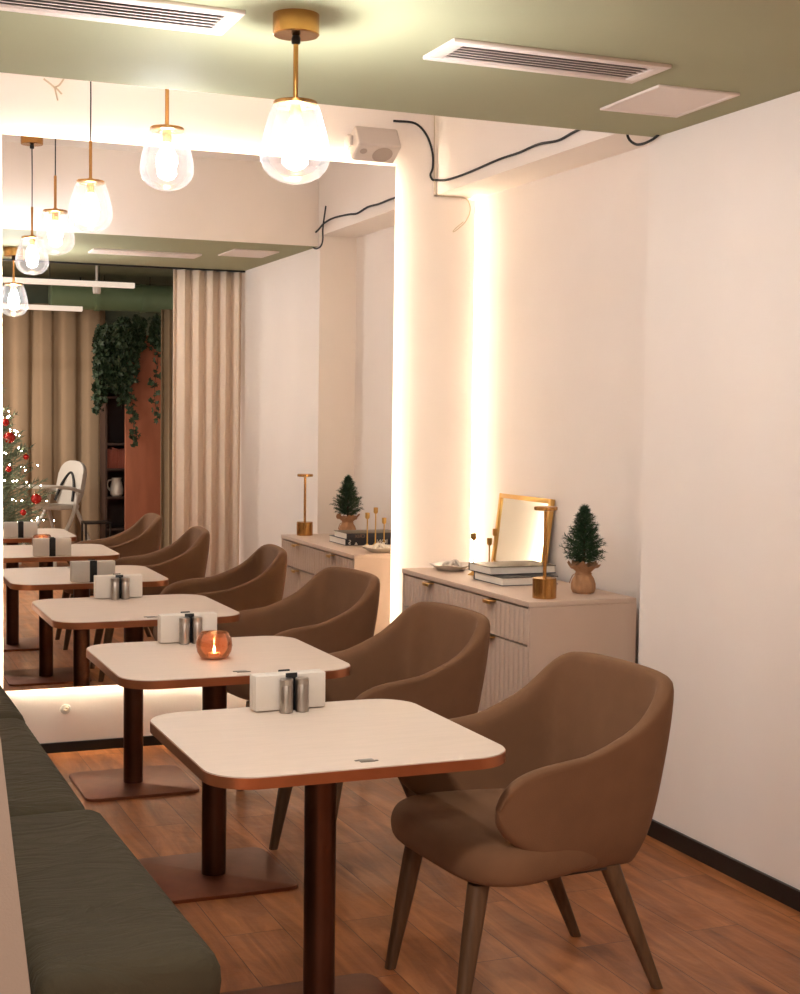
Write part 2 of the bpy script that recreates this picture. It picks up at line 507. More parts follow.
# ------------------------------------------------------------------ banquette
t = thing('banquette', 'built-in bench with a beige slanted backrest at the left edge', 'bench', (0.18, 2.78, 0))
bm = new(); box(bm, (0, .02, 0), (.47, 3.62, .33)); obj('base', bm, 'bench_base', t)
bm = new()
prof = [(.0, .33), (.215, .33), (.205, .46), (.150, .95), (.135, 1.02), (.10, 1.06), (.0, 1.06)]
rings = []
for y in (-.04, -.03, 3.80):
    k = .012 if y == -.04 else 0
    rings.append([(min(max(x, k), .215 - k) if k else x, y, min(z, 1.06 - k)) for x, z in prof])
loft(bm, rings); obj('backrest', bm, 'bench_back', t, angle=40)
CU = [(2.78, 4.0), (4.0, 5.30), (5.30, 6.36)]
CL = ['dark grey-green seat cushion nearest the viewer', 'grey-green seat cushion in the middle of the bench', 'grey-green seat cushion next to the end wall']
for i, (y0, y1) in enumerate(CU):
    bm = new()
    hx, hy = (.186 if i == 0 else .170), (y1 - y0) / 2 - .007
    rings = []
    for z, k in ((.335, .035), (.345, .012), (.37, 0), (.40, -.003), (.43, -.001), (.452, .008), (.466, .03), (.472, .07)):
        rr = rrect(hx - k, hy - k, max(.036 - k * .3, .015), 6)
        rings.append([(x, y, z + (.004 * math.sin(7 * y + i) * math.cos(9 * x) if z > .44 else 0)) for x, y in rr])
    loft(bm, rings)
    for v in bm.verts:
        v.co.x += .004 * math.sin(v.co.y * 5.1 + i * 2)
    o = obj('seat_cushion', bm, 'cushion', angle=60)
    o.location = (.577 if i == 0 else .556, (y0 + y1) / 2, 0)
    if i == 0: o.rotation_euler.z = R(1.3)
    tag(o, CL[i], 'cushion', 'bench seat cushions')

# ------------------------------------------------------------------ tables
def make_table():
    t = thing('cafe_table', '', 'table', (0, 0, 0), 0, 'square cafe tables')
    bm = new(); prism(bm, rrect(.3775, .3775, .112, 12), .7465, .75, .001); obj('tabletop', bm, 'laminate', t, angle=30)
    bm = new(); prism(bm, rrect(.3795, .3795, .114, 12), .722, .7475, .002); obj('edge_band', bm, 'copper', t, angle=30)
    bm = new(); lathe(bm, [(.041, .012), (.041, .70)], 40); obj('leg', bm, 'bronze', t)
    bm = new(); prism(bm, rrect(.14, .14, .02), .708, .722); obj('mounting_plate', bm, 'bronze', t)
    bm = new(); prism(bm, rrect(.235, .235, .045, 8), 0, .012, .002); obj('base', bm, 'base_plate', t, angle=30)
    bm = new()
    box(bm, (-.015, -.328, .7485), (.022, -.302, .7525), .002)
    box(bm, (-.024, -.312, .7485), (-.015, -.305, .7522), .001)
    box(bm, (.022, -.325, .7485), (.030, -.318, .7522), .001)
    obj('socket_plate', bm, 'socket', t)
    return t
TB = [(1.209, 3.4445), (1.262, 4.6791), (1.262, 5.9781)]
TL = ['square cafe table nearest the viewer, napkins at its far edge and no candle', 'square cafe table with the lit copper candle glass', 'square cafe table right in front of the mirror']
T0 = make_table()
T0.location = (*TB[0], 0); T0['label'] = TL[0]
dup(T0, (*TB[1], 0), 0, TL[1]); dup(T0, (*TB[2], 0), 0, TL[2])

# napkin stands and shakers
def make_holder():
    t = thing('napkin_holder', '', 'napkin holder', (0, 0, 0), 0, 'black napkin holders')
    bm = new()
    box(bm, (-.017, -.030, 0), (.017, .030, .003), .001)
    box(bm, (-.017, .027, .0), (.017, .030, .104), .001)
    box(bm, (-.017, -.030, .0), (.017, -.027, .104), .001)
    obj('clip', bm, 'black_plastic', t)
    return t
def make_napkins():
    bm = new()
    for s in (0,):
        for k in range(11):
            y = -.0245 + k * .0049
            j = random.uniform(-.0015, .0015)
            box(bm, (-.103 + j, y - .0022, .0032), (.103 + j, y + .0022, .100 + random.uniform(-.001, .001)), .0018)
    return obj('napkin_stack', bm, 'paper', angle=40)
def make_shaker():
    t = thing('shaker', '', 'shaker', (0, 0, 0), 0, 'steel salt and pepper shakers')
    bm = new(); lathe(bm, [(0, 0), (.0165, 0), (.0185, .002), (.0185, .076), (.0180, .077)], 32); obj('body', bm, 'steel', t)
    bm = new(); lathe(bm, [(.0185, .0765), (.0188, .078), (.0188, .091), (.017, .0935), (0, .0945)], 32); obj('cap', bm, 'steel', t)
    return t
HP = [(1.224, 3.770, .06), (1.250, 5.010, .02), (1.262, 6.305, .0)]
HW = ['on the nearest table', 'on the table with the candle', 'on the table in front of the mirror']
H0 = make_holder(); N0 = make_napkins(); K0 = make_shaker()
for i, (x, y, rz) in enumerate(HP):
    M = Matrix.Rotation(rz, 4, 'Z')
    z = .7505
    if i == 0:
        H0.location = (x, y, z); H0.rotation_euler.z = rz; H0['label'] = 'black napkin clip ' + HW[i]
        N0.location = (x, y, z); N0.rotation_euler.z = rz; tag(N0, 'block of white paper napkins ' + HW[i], 'napkins', 'white napkin stacks')
    else:
        dup(H0, (x, y, z), rz, 'black napkin clip ' + HW[i]); dup(N0, (x, y, z), rz, 'block of white paper napkins ' + HW[i])
    for k, (dx, dy) in enumerate(((-.024, -.052), (.022, -.052))):
        p = Vector((x, y, z)) + M @ Vector((dx, dy, 0))
        lb = ('left' if k == 0 else 'right') + ' steel shaker of the pair ' + HW[i]
        if i == 0 and k == 0:
            K0.location = p; K0['label'] = lb
        else:
            dup(K0, p, 0, lb)

# candle in its glass
t = thing('candle_holder', 'round copper coloured glass with a lit tealight, on the second table', 'candle holder', (1.246, 4.628, .7505))
bm = new()
pr = [(.030, 0), (.046, .006), (.057, .025), (.0605, .045), (.057, .068), (.047, .086), (.045, .088), (.044, .086), (.054, .067), (.0575, .045), (.054, .026), (.043, .009), (.0, .006)]
lathe(bm, [(0, 0)] + pr, 40, cap=False); obj('glass_bowl', bm, 'amber_glass', t)
bm = new(); lathe(bm, [(0, .0065), (.018, .0065), (.019, .020), (0, .0195)], 24); o = obj('tealight', bm, 'wax', t)
bm = new(); lathe(bm, [(0, .020), (.003, .024), (.0045, .030), (.003, .038), (0, .046)], 12); obj('flame', bm, 'flame', o)

# ------------------------------------------------------------------ chairs
def interp(tab, x):
    if x <= tab[0][0]: return tab[0][1]
    for (a, b), (c, d) in zip(tab, tab[1:]):
        if x <= c: return b + (d - b) * (x - a) / (c - a)
    return tab[-1][1]
TOPP = [(-.367, .866), (-.345, .862), (-.320, .852), (-.290, .832), (-.250, .796), (-.202, .757), (-.150, .724), (-.100, .702), (-.05, .691), (0, .685), (.05, .680), (.09, .676), (.14, .667), (.18, .651), (.21, .630), (.232, .602), (.240, .582)]
BOTP = [(-.13, .352), (-.05, .354), (-.01, .364), (.03, .386), (.08, .416), (.14, .450), (.19, .484), (.22, .515), (.236, .549), (.240, .567)]
INS = [(.36, .104), (.40, .078), (.45, .059), (.55, .038), (.70, .014), (.80, .003), (.88, 0)]
def chair_shell():
    bm = new()
    half = []
    n = 4.6
    for k in range(15):                       # from the middle of the back round the corner
        a = R(90 * k / 14)
        r = .3206 * math.sin(a) ** (2 / n) if k else 0.0
        s = -.050 - .317 * (math.cos(a) ** (2 / n) if k < 14 else 0)
        half.append((s, r))
    for k in range(1, 15):                    # along the arm to its nose
        f = k / 14
        f = 1 - (1 - f) ** 1.5
        half.append((-.050 + .290 * f, .3206 + .012 * f * f))
    # resample the corner evenly
    path = [(s, -r) for s, r in reversed(half[1:])] + half
    N = len(path)
    rings = []
    for i, (s, r) in enumerate(path):
        s0, r0 = path[max(i - 1, 0)]; s1, r1 = path[min(i + 1, N - 1)]
        tx, ty = s1 - s0, r1 - r0
        l = math.hypot(tx, ty); tx, ty = tx / l, ty / l
        nx, ny = -ty, tx                      # outward normal
        if nx * (s + .0) + ny * r < 0: nx, ny = -nx, -ny
        zt, zb = interp(TOPP, s), interp(BOTP, s)
        if abs(r) < .29: zt += .012 * (1 - (abs(r) / .29) ** 2)
        H = zt - zb
        th = .052 * min(1, math.sqrt(max(H, .002) / .16))
        fac = 1.0 if s < -.1 else max(.45, 1.0 - .55 * (s + .1) / .2)
        ring = []
        def P(off, z):
            ring.append((s + nx * off, r + ny * off, z))
        for k in range(8):
            z = zb + .012 * min(1, H / .1) + (H - .03 * min(1, H / .1)) * k / 7
            P(-interp(INS, z) * fac, z)
        P(-.010 * th / .052, zt - .006 * min(1, H / .1)); P(-th * .5, zt); P(-th * .9, zt - .006 * min(1, H / .1))
        for k in range(8):
            z = zt - .022 * min(1, H / .1) - (H - .03 * min(1, H / .1)) * k / 7
            P(-interp(INS, z) * fac * .75 - th, z)
        zz = zb
        P(-interp(INS, zz + .01) * fac * .85 - th * .5, zz)
        rings.append(ring)
    loft(bm, rings)
    return bm
def seat_rings():
    out = []
    for z, k in ((.366, .030), (.371, .012), (.384, .001), (.415, -.003), (.445, 0), (.466, .010), (.478, .028), (.483, .075)):
        ring = []
        for i in range(64):
            a = 2 * math.pi * i / 64
            c, s_ = math.cos(a), math.sin(a)
            e = 2 / 4.5
            px = math.copysign(abs(c) ** e, c); py = math.copysign(abs(s_) ** e, s_)
            X = .025 + ((.264 if px > 0 else .24) - k) * px
            wd = .310 - max(0, .13 - X) * .27
            ring.append((X, (wd - k) * py, z - (.0085 * max(0, (X - .1) / .2) if z > .44 else 0)))
        out.append(ring)
    return out
def make_chair():
    t = thing('armchair', '', 'chair', (0, 0, 0), 0, 'upholstered armchairs')
    obj('backrest', chair_shell(), 'chair_fabric', t, sub=1)
    bm = new(); loft(bm, seat_rings()); obj('seat', bm, 'chair_fabric', t, sub=1)
    bm = new(); prism(bm, [(x - .02, y) for x, y in rrect(.20, .215, .05)], .352, .372); obj('underframe', bm, 'chair_under', t)
    for top, bot in (((.230, .20), (.297, .228)), ((.215, -.19), (.278, -.215)), ((-.175, .195), (-.330, .215)), ((-.175, -.195), (-.345, -.215))):
        bm = new()
        pts = [Vector((*top, .362)), Vector((*bot, 0.0))]
        rings = []
        for f, rad in ((0, .027), (.35, .024), (.8, .0175), (1, .015)):
            c = pts[0].lerp(pts[1], f)
            rings.append([(c.x + x, c.y + y, c.z) for x, y in rrect(rad, rad, rad * .75, 4)])
        loft(bm, rings); obj('leg', bm, 'dark_wood', t, angle=50)
    return t
CP = [(1.808, 3.515, 3.8), (1.840, 4.715, 5.5), (1.93, 5.99, 6.0)]
CLB = ['taupe upholstered armchair nearest the viewer, all its wooden legs showing', 'taupe upholstered armchair at the table with the candle, in front of the cabinet', 'taupe upholstered armchair at the table by the mirror']
C0 = make_chair()
for i, (x, y, a) in enumerate(CP):
    rz = math.pi + R(a)
    if i == 0:
        C0.location = (x, y, 0); C0.rotation_euler.z = rz; C0['label'] = CLB[0]
    else:
        dup(C0, (x, y, 0), rz, CLB[i])

# ------------------------------------------------------------------ cabinet
CX0, CX1, CY0, CY1, CH = 2.602, 3.086, 4.979, 6.281, .844
t = thing('sideboard', 'pale low cabinet with fluted drawers and doors against the right wall', 'cabinet', (CX0, CY0, 0))
dx, dy = CX1 - CX0, CY1 - CY0
bm = new(); box(bm, (0, 0, CH - .022), (dx, dy, CH), .002); obj('top_panel', bm, 'cabinet', t)
bm = new(); box(bm, (.004, .0, .10), (dx, .018, CH - .022)); obj('side_panel', bm, 'cabinet', t)
bm = new(); box(bm, (.004, dy - .018, .10), (dx, dy, CH - .022)); obj('side_panel', bm, 'cabinet', t)
bm = new(); box(bm, (.030, .018, .10), (dx - .004, dy - .018, CH - .024)); obj('carcass', bm, 'cabinet_dark', t)
for lx in (.04, dx - .07):
    for ly in (.05, dy - .08):
        bm = new(); box(bm, (lx, ly, 0), (lx + .03, ly + .03, .10)); obj('leg', bm, 'bronze', t)
def fluted(y0, y1, z0, z1):
    bm = new()
    n = max(1, round((y1 - y0) / .042))
    p = (y1 - y0) / n
    ring0 = []
    for k in range(n):
        a = y0 + k * p
        ring0 += [(.011, a), (.0055, a + p * .10), (.003, a + p * .28), (.002, a + p * .5), (.003, a + p * .72), (.0055, a + p * .90)]
    ring0.append((.011, y1))
    lo = [bm.verts.new((x, y, z0)) for x, y in ring0]; hi = [bm.verts.new((x, y, z1)) for x, y in ring0]
    bl = [bm.verts.new((.030, y0, z0)), bm.verts.new((.030, y1, z0))]; bh = [bm.verts.new((.030, y0, z1)), bm.verts.new((.030, y1, z1))]
    for k in range(len(lo) - 1): bm.faces.new((lo[k], lo[k + 1], hi[k + 1], hi[k]))
    bm.faces.new(hi + [bh[1], bh[0]]); bm.faces.new(list(reversed(lo)) + [bl[0], bl[1]])
    bm.faces.new((lo[0], hi[0], bh[0], bl[0])); bm.faces.new((lo[-1], bl[1], bh[1], hi[-1]))
    return bm
def tab(y, z):
    bm = new()
    box(bm, (-.026, y - .032, z - .004), (.012, y + .032, z), .001)
    box(bm, (-.029, y - .032, z - .014), (-.025, y + .032, z), .001)
    return bm
mid = 5.622 - CY0
for y0, y1 in ((.022, mid - .002), (mid + .002, dy - .022)):
    d = obj('drawer', fluted(y0, y1, .672, CH - .030), 'cabinet', t, angle=50)
    obj('handle', tab((y0 + y1) / 2, CH - .030), 'gold', d)
    d = obj('door', fluted(y0, y1, .105, .664), 'cabinet', t, angle=50)
    obj('handle', tab((y0 + y1) / 2, .664), 'gold', d)

# things on the cabinet
def book(name, label, x0, x1, y0, y1, z0, th, cover, top):
    t = thing(name, label, 'book', (x0, y0, z0), 0, 'books on the cabinet')
    lx, ly = x1 - x0, y1 - y0
    bm = new(); box(bm, (.004, .004, .003), (lx - .004, ly - .003, th - .003)); obj('pages', bm, 'page', t)
    bm = new(); box(bm, (0, 0, 0), (lx, ly, .003), .0008); box(bm, (0, ly - .003, 0), (lx, ly, th), .001); obj('cover', bm, cover, t)
    bm = new(); box(bm, (0, 0, th - .003), (lx, ly, th), .0008); obj('front_cover', bm, top, t)
    return t
def letters(parent, txt, size, M, m, name='lettering'):
    c = bpy.data.curves.new('txt', 'FONT')
    c.body = txt; c.size = size; c.extrude = .0004; c.align_x = 'LEFT'
    o = bpy.data.objects.new('txt', c); COL.objects.link(o)
    bpy.context.view_layer.update()
    dg = bpy.context.evaluated_depsgraph_get()
    me = bpy.data.meshes.new_from_object(o.evaluated_get(dg))
    bpy.data.objects.remove(o); bpy.data.curves.remove(c)
    me.transform(M); me.materials.clear(); me.materials.append(MAT[m])
    q = bpy.data.objects.new(name, me); COL.objects.link(q); q.parent = parent
    return q
b1 = book('book', 'lower book of the pair stacked on the cabinet, black spine with white letters', 2.735, 3.005, 5.485, 5.770, CH + .0005, .036, 'book_navy', 'book_black')
b2 = book('book', 'upper book of the pair stacked on the cabinet, brown cover', 2.728, 3.050, 5.590, 5.810, CH + .037, .035, 'book_navy', 'book_top')
# the upper one overhangs; turn so that its near corner matches
Ms = lambda x, y, z: Matrix.Translation((x, y, z)) @ Matrix.Rotation(math.pi, 4, 'Z') @ Matrix.Rotation(R(90), 4, 'X')
letters(b1, 'ION', .036, Ms(.250, .2853, .006), 'ink_white')
bm = new(); prism(bm, [(0, 0), (.022, 0), (.011, .016)], 0, .0006); o = obj('lettering', bm, 'ink_white', b1); o.matrix_local = Ms(.074, .2853, .003)
letters(b1, 'S', .036, Ms(.034, .2853, .006), 'ink_white')
letters(b2, 'CRIX', .027, Ms(.108, .2203, .009), 'ink_brown')

# leaning mirror in a gold frame
t = thing('table_mirror', 'small gold framed mirror leaning on the wall behind the stacked books', 'mirror', (3.090, 6.33, CH + .001))
t.rotation_euler = (0, R(7), 0)
FL, FH = .53, .352
bm = new()
box(bm, (0, -FL, 0), (.022, -FL + .022, FH), .002); box(bm, (0, -.022, 0), (.022, 0, FH), .002)
box(bm, (0, -FL + .022, 0), (.022, -.022, .022), .002); box(bm, (0, -FL + .022, FH - .022), (.022, -.022, FH), .002)
obj('frame', bm, 'gold', t)
bm = new(); box(bm, (.008, -FL + .015, .015), (.014, -.015, FH - .015)); obj('glass', bm, 'small_mirror', t)
bm = new(); box(bm, (.0141, -FL + .01, .01), (.020, -.01, FH - .01)); obj('back_board', bm, 'shelf_wood', t)

# brass table lamp
t = thing('table_lamp', 'slim brass cordless table lamp on the near corner of the cabinet', 'lamp', (2.720, 5.078, CH + .0005))
bm = new(); lathe(bm, [(0, 0), (.046, 0), (.048, .002), (.048, .079), (.046, .081), (0, .081)], 48); obj('base', bm, 'brass', t)
bm = new(); lathe(bm, [(.0075, .081), (.0075, .352)], 20); obj('stem', bm, 'brass', t)
bm = new(); lathe(bm, [(0, .351), (.044, .351), (.047, .353), (.047, .364), (.045, .366), (0, .366)], 40); obj('lamp_head', bm, 'brass', t)
bm = new(); lathe(bm, [(0, .3495), (.036, .3495), (.036, .351), (0, .351)], 32); obj('diffuser', bm, 'wax', t)

# candlesticks
CN = ['brass candlestick standing furthest left behind the books', 'tallest brass candlestick behind the books', 'shortest brass candlestick behind the books']
CS = [(2.806, 5.925, .192), (2.880, 5.855, .215), (2.896, 5.945, .165)]
for (x, y, h), lb in zip(CS, CN):
    t = thing('candlestick', lb, 'candlestick', (x, y, CH + .0005), 0, 'brass candlesticks')
    bm = new(); lathe(bm, [(0, 0), (.025, 0), (.025, .003), (.010, .013), (.0045, .024)], 28); obj('foot', bm, 'gold', t)
    bm = new(); lathe(bm, [(.0035, .02), (.0035, h - .032)], 12); obj('stem', bm, 'gold', t)
    bm = new(); lathe(bm, [(0, h - .034), (.008, h - .033), (.0125, h - .026), (.0125, h), (.0105, h), (.0105, h - .02), (0, h - .021)], 24); obj('cup', bm, 'gold', t)

# dish
t = thing('dish', 'shallow cream dish at the far end of the cabinet', 'dish', (2.800, 6.150, CH + .0005))
bm = new()
pr = [(0, 0), (.055, 0), (.062, .003), (.088, .018), (.100, .026), (.102, .0275), (.099, .0285), (.085, .022), (.058, .0075), (0, .006)]
lathe(bm, pr, 48, cap=False)
for v in bm.verts:
    a = math.atan2(v.co.y, v.co.x); r = math.hypot(v.co.x, v.co.y)
    v.co.z += .003 * math.sin(5 * a) * (r / .1) ** 3
    v.co.x *= 1 + .05 * math.sin(3 * a)
obj('bowl', bm, 'ceramic', t)
bm = new()
for k in range(5):
    a = k * 1.3
    tube(bm, spline([(.05 * math.cos(a), .05 * math.sin(a), .012), (.02 * math.cos(a + .6), .02 * math.sin(a + .6), .030 + .003 * k), (-.045 * math.cos(a), -.045 * math.sin(a), .014)], 6), [.003 + .006 * math.sin(math.pi * q / 12) for q in range(13)], 8)
o = obj('crumpled_paper', bm, 'paper')
o.location = (2.800, 6.150, CH + .001)
tag(o, 'crumpled pale paper lying in the cream dish', 'paper')

# conifers
def conifer(bm, z0, h, r, rows, per, twig, needles, nl, nw, rnd):
    for j in range(rows):
        f = j / (rows - 1)
        z = z0 + h * (f ** .95) * .93
        rad = r * (1 - f) ** .75 * (.9 + .2 * rnd.random()) + r * .10
        if f < .12: rad *= .80 + f * 1.6
        n = max(4, int(per * (1 - .7 * f)))
        for i in range(n):
            a = 2 * math.pi * (i + rnd.random() * .8) / n + j * 1.7
            L = rad * rnd.uniform(.8, 1.12)
            el = R(rnd.uniform(8, 34) + 38 * f)
            d = Vector((math.cos(a) * math.cos(el), math.sin(a) * math.cos(el), math.sin(el)))
            p0 = Vector((0, 0, z)); p1 = p0 + d * L
            if p1.z > z0 + h: p1.z = z0 + h - .002 * rnd.random()
            side = d.cross(Vector((0, 0, 1))).normalized(); upv = side.cross(d)
            q = [p0 + d * L * .15, p1]
            tube(bm, q, [twig, twig * .4], 4, caps=False)
            for k in range(needles):
                g = .22 + .78 * k / needles
                c = p0.lerp(p1, g)
                b_ = rnd.random() * 2 * math.pi
                nd = (d * rnd.uniform(.5, .9) + (side * math.cos(b_) + upv * math.sin(b_)) * .8).normalized()
                e = c + nd * nl * rnd.uniform(.7, 1.2) * (1 - .35 * g)
                s = nd.cross(Vector((rnd.uniform(-1, 1), rnd.uniform(-1, 1), rnd.uniform(-1, 1)))).normalized() * nw
                vs = [bm.verts.new(c - s), bm.verts.new(c + s), bm.verts.new(e)]
                bm.faces.new(vs)
rnd = random.Random(3)
TX, TY = 2.955, 5.180
t = thing('small_fir_tree', 'little artificial fir tree in a burlap sack on the cabinet', 'potted tree', (TX, TY, CH + .0005))
bm = new()
rings = []
SK = [(0, .036), (.004, .044), (.02, .050), (.04, .050), (.060, .044), (.074, .034), (.082, .030), (.090, .033), (.102, .046), (.116, .060), (.122, .066)]
for z, r_ in SK:
    rings.append([(r_ * (1 + (.05 + .8 * max(0, z - .08)) * math.sin(9 * a + z * 40) + .03 * math.sin(4 * a + 1)) * math.cos(a), r_ * (1 + (.05 + .8 * max(0, z - .08)) * math.sin(9 * a + z * 40)) * math.sin(a), z + (.010 * math.sin(5 * a) + .006 * math.sin(11 * a) if z > .11 else 0)) for a in [2 * math.pi * k / 72 for k in range(72)]])
for z, r_ in [(.116, .056), (.100, .040), (.088, .024)]:
    rings.append([(r_ * (1 + .06 * math.sin(9 * a + z * 40)) * math.cos(a), r_ * (1 + .06 * math.sin(9 * a + z * 40)) * math.sin(a), z) for a in [2 * math.pi * k / 72 for k in range(72)]])
loft(bm, rings); sack = obj('burlap_sack', bm, 'burlap', t, angle=60)
bm = new()
ring = [(.0335 * math.cos(2 * math.pi * k / 24), .0335 * math.sin(2 * math.pi * k / 24), .081) for k in range(25)]
tube(bm, ring, .0022, 6)
for s in (-1, 1):
    tube(bm, spline([(-.033, .0, .081), (-.042, s * .012, .074), (-.047, s * .022, .056), (-.050, s * .026, .040)], 6), .002, 6)
obj('twine_bow', bm, 'burlap', sack)
bm = new(); lathe(bm, [(.007, .08), (.005, .28), (0, .33)], 8); obj('trunk', bm, 'bark', t)
bm = new(); conifer(bm, .125, .235, .098, 15, 19, .0016, 44, .027, .0013, rnd); obj('foliage', bm, 'needle', t, smooth=False)

# ------------------------------------------------------------------ pendants
def make_pendant(name, label, x, y, ztop, zceil, rod, wire, bulb='bulb'):
    """glass top at ztop; rod length of brass above it, black cord further up"""
    t = thing(name, label, 'pendant lamp', (x, y, zceil), 0, 'glass pendant lamps')
    z0 = ztop - zceil
    bm = new()
    lathe(bm, [(0, -.054), (.058, -.054), (.061, -.051), (.061, 0), (0, 0)], 48); obj('canopy', bm, 'brass', t)
    bm = new(); tube(bm, [(0, 0, z0), (0, 0, z0 + rod)], .0068, 14); obj('rod', bm, 'brass', t)
    if wire:
        bm = new(); tube(bm, [(0, 0, z0 + rod - .004), (0.001, 0, (z0 + rod) * .55), (0, 0, -.05)], .003, 8); obj('cord', bm, 'rubber', t)
    bm = new(); lathe(bm, [(.009, -.076), (.012, -.074), (.012, -.060), (.008, -.052)], 16); obj('cord_grip', bm, 'rubber', t)
    bm = new(); lathe(bm, [(0, z0 - .012), (.055, z0 - .012), (.058, z0 - .010), (.058, z0 - .001), (.056, z0 + .001), (.012, z0 + .002), (.012, z0 + .010), (0, z0 + .010)], 40); cap = obj('shade_cap', bm, 'brass', t)
    bm = new(); lathe(bm, [(.014, z0 - .052), (.016, z0 - .050), (.016, z0 - .012)], 20); obj('lamp_holder', bm, 'brass', cap)
    bm = new()
    pr = [(0, -.2130), (.020, -.2115), (.044, -.205), (.066, -.193), (.083, -.174), (.0915, -.152), (.0925, -.138), (.090, -.115), (.084, -.085), (.076, -.055), (.068, -.028), (.061, -.010), (.0595, -.006)]
    lathe(bm, [(r, z0 + z) for r, z in pr], 56, cap=False)
    sh = obj('glass_shade', bm, bulb.replace('bulb', 'shade_glass'), t, angle=180)
    bm = new()
    lathe(bm, [(0, z0 - .153), (.016, z0 - .150), (.028, z0 - .140), (.036, z0 - .118), (.033, z0 - .095), (.020, z0 - .072), (.012, z0 - .052)], 28); obj('bulb', bm, bulb, t)
    return t
make_pendant('pendant_lamp', 'glass pendant lamp on a brass rod, hung from the green ceiling', 1.197, 3.660, 2.381, CZ, .16, False)
make_pendant('pendant_lamp', 'middle glass pendant lamp of the row of three', 1.153, 4.934, 2.537, RZ, .165, True, 'bulb_soft')
make_pendant('pendant_lamp', 'glass pendant lamp on a black cord, closest to the mirror', 1.111, 6.138, 2.529, RZ, .165, True, 'bulb_dim')
for o in bpy.data.objects:
    if o.type == 'EMPTY' and o.name == 'pendant_lamp':
        for ch in o.children:
            if ch.name.startswith('rod'):
                ch.data.transform(Matrix.Translation((0, 0, 0)))
                for v in ch.data.vertices:
                    if v.co.z > -.15: v.co.z = -.05

# ------------------------------------------------------------------ vents, hatch, loudspeaker
def vent(name, label, x0, x1, y0, y1, z, n):
    t = thing(name, label, 'vent', ((x0 + x1) / 2, (y0 + y1) / 2, z), 0, 'ceiling vents')
    hx, hy = (x1 - x0) / 2, (y1 - y0) / 2
    bm = new(); f = .032
    for lo, hi in (((-hx, -hy, -.012), (hx, -hy + f, 0)), ((-hx, hy - f, -.012), (hx, hy, 0)), ((-hx, -hy + f, -.012), (-hx + f * 1.4, hy - f, 0)), ((hx - f * 1.4, -hy + f, -.012), (hx, hy - f, 0))):
        box(bm, lo, hi, .003)
    obj('frame', bm, 'vent', t)
    bm = new(); box(bm, (-hx + f, -hy + f, -.0015), (hx - f, hy - f, -.0005)); obj('backing', bm, 'vent_dark', t)
    bm = new()
    for k in range(n):
        y = -hy + f + (2 * hy - 2 * f) * (k + .5) / n
        M = Matrix.Translation((0, y, -.0065)) @ Matrix.Rotation(R(24), 4, 'X')
        box(bm, (-hx + f * 1.2, -.0095, -.0012), (hx - f * 1.2, .0095, .0012), M=M)
    obj('louvre', bm, 'vent', t)
    return t
vent('ceiling_vent', 'long slatted air vent in the green ceiling right of the nearest pendant', 1.665, 2.370, 3.690, 3.912, CZ, 6)
vent('ceiling_vent', 'long slatted air vent at the top left corner of the green ceiling', .36, 1.064, 3.672, 3.905, CZ, 6)
t = thing('access_hatch', 'square white hatch in the green ceiling beside the right wall', 'hatch', (2.628, 4.11, CZ), R(-1.5))
bm = new()
f = .018
for lo, hi in (((-.15, -.19, -.008), (.15, -.19 + f, 0)), ((-.15, .19 - f, -.008), (.15, .19, 0)), ((-.15, -.19 + f, -.008), (-.15 + f, .19 - f, 0)), ((.15 - f, -.19 + f, -.008), (.15, .19 - f, 0))):
    box(bm, lo, hi, .002)
obj('frame', bm, 'vent', t)
bm = new(); box(bm, (-.15 + f + .002, -.19 + f + .002, -.006), (.15 - f - .002, .19 - f - .002, 0)); obj('panel', bm, 'vent', t)

t = thing('loudspeaker', 'white box loudspeaker on the end wall, tilted down', 'loudspeaker', (2.548, EY, 2.872))
M = Matrix.Translation((0, -.095, 0)) @ Matrix.Rotation(R(58), 4, 'X')
bm = new(); box(bm, (-.112, -.06, -.062), (.112, .055, .062), .012, 3, M=M); obj('cabinet', bm, 'speaker_white', t)
bm = new(); box(bm, (-.104, -.063, -.055), (.104, -.0595, .055), .001, M=M); obj('grille', bm, 'speaker_white', t)
bm = new(); lathe(bm, [(0, 0), (.046, 0), (.050, .002), (.050, .003), (0, .003)], 40, M=M @ Matrix.Translation((.03, -.063, 0)) @ Matrix.Rotation(R(90), 4, 'X')); obj('cone', bm, 'grille', t)
bm = new(); lathe(bm, [(0, 0), (.016, 0), (.018, .002), (.018, .003), (0, .003)], 24, M=M @ Matrix.Translation((-.072, -.063, .015)) @ Matrix.Rotation(R(90), 4, 'X')); obj('tweeter', bm, 'grille', t)
bm = new(); box(bm, (-.115, -.035, -.03), (-.085, 0, .05), .004); box(bm, (-.128, -.11, -.02), (-.114, -.02, .03), .003); obj('bracket', bm, 'speaker_white', t)

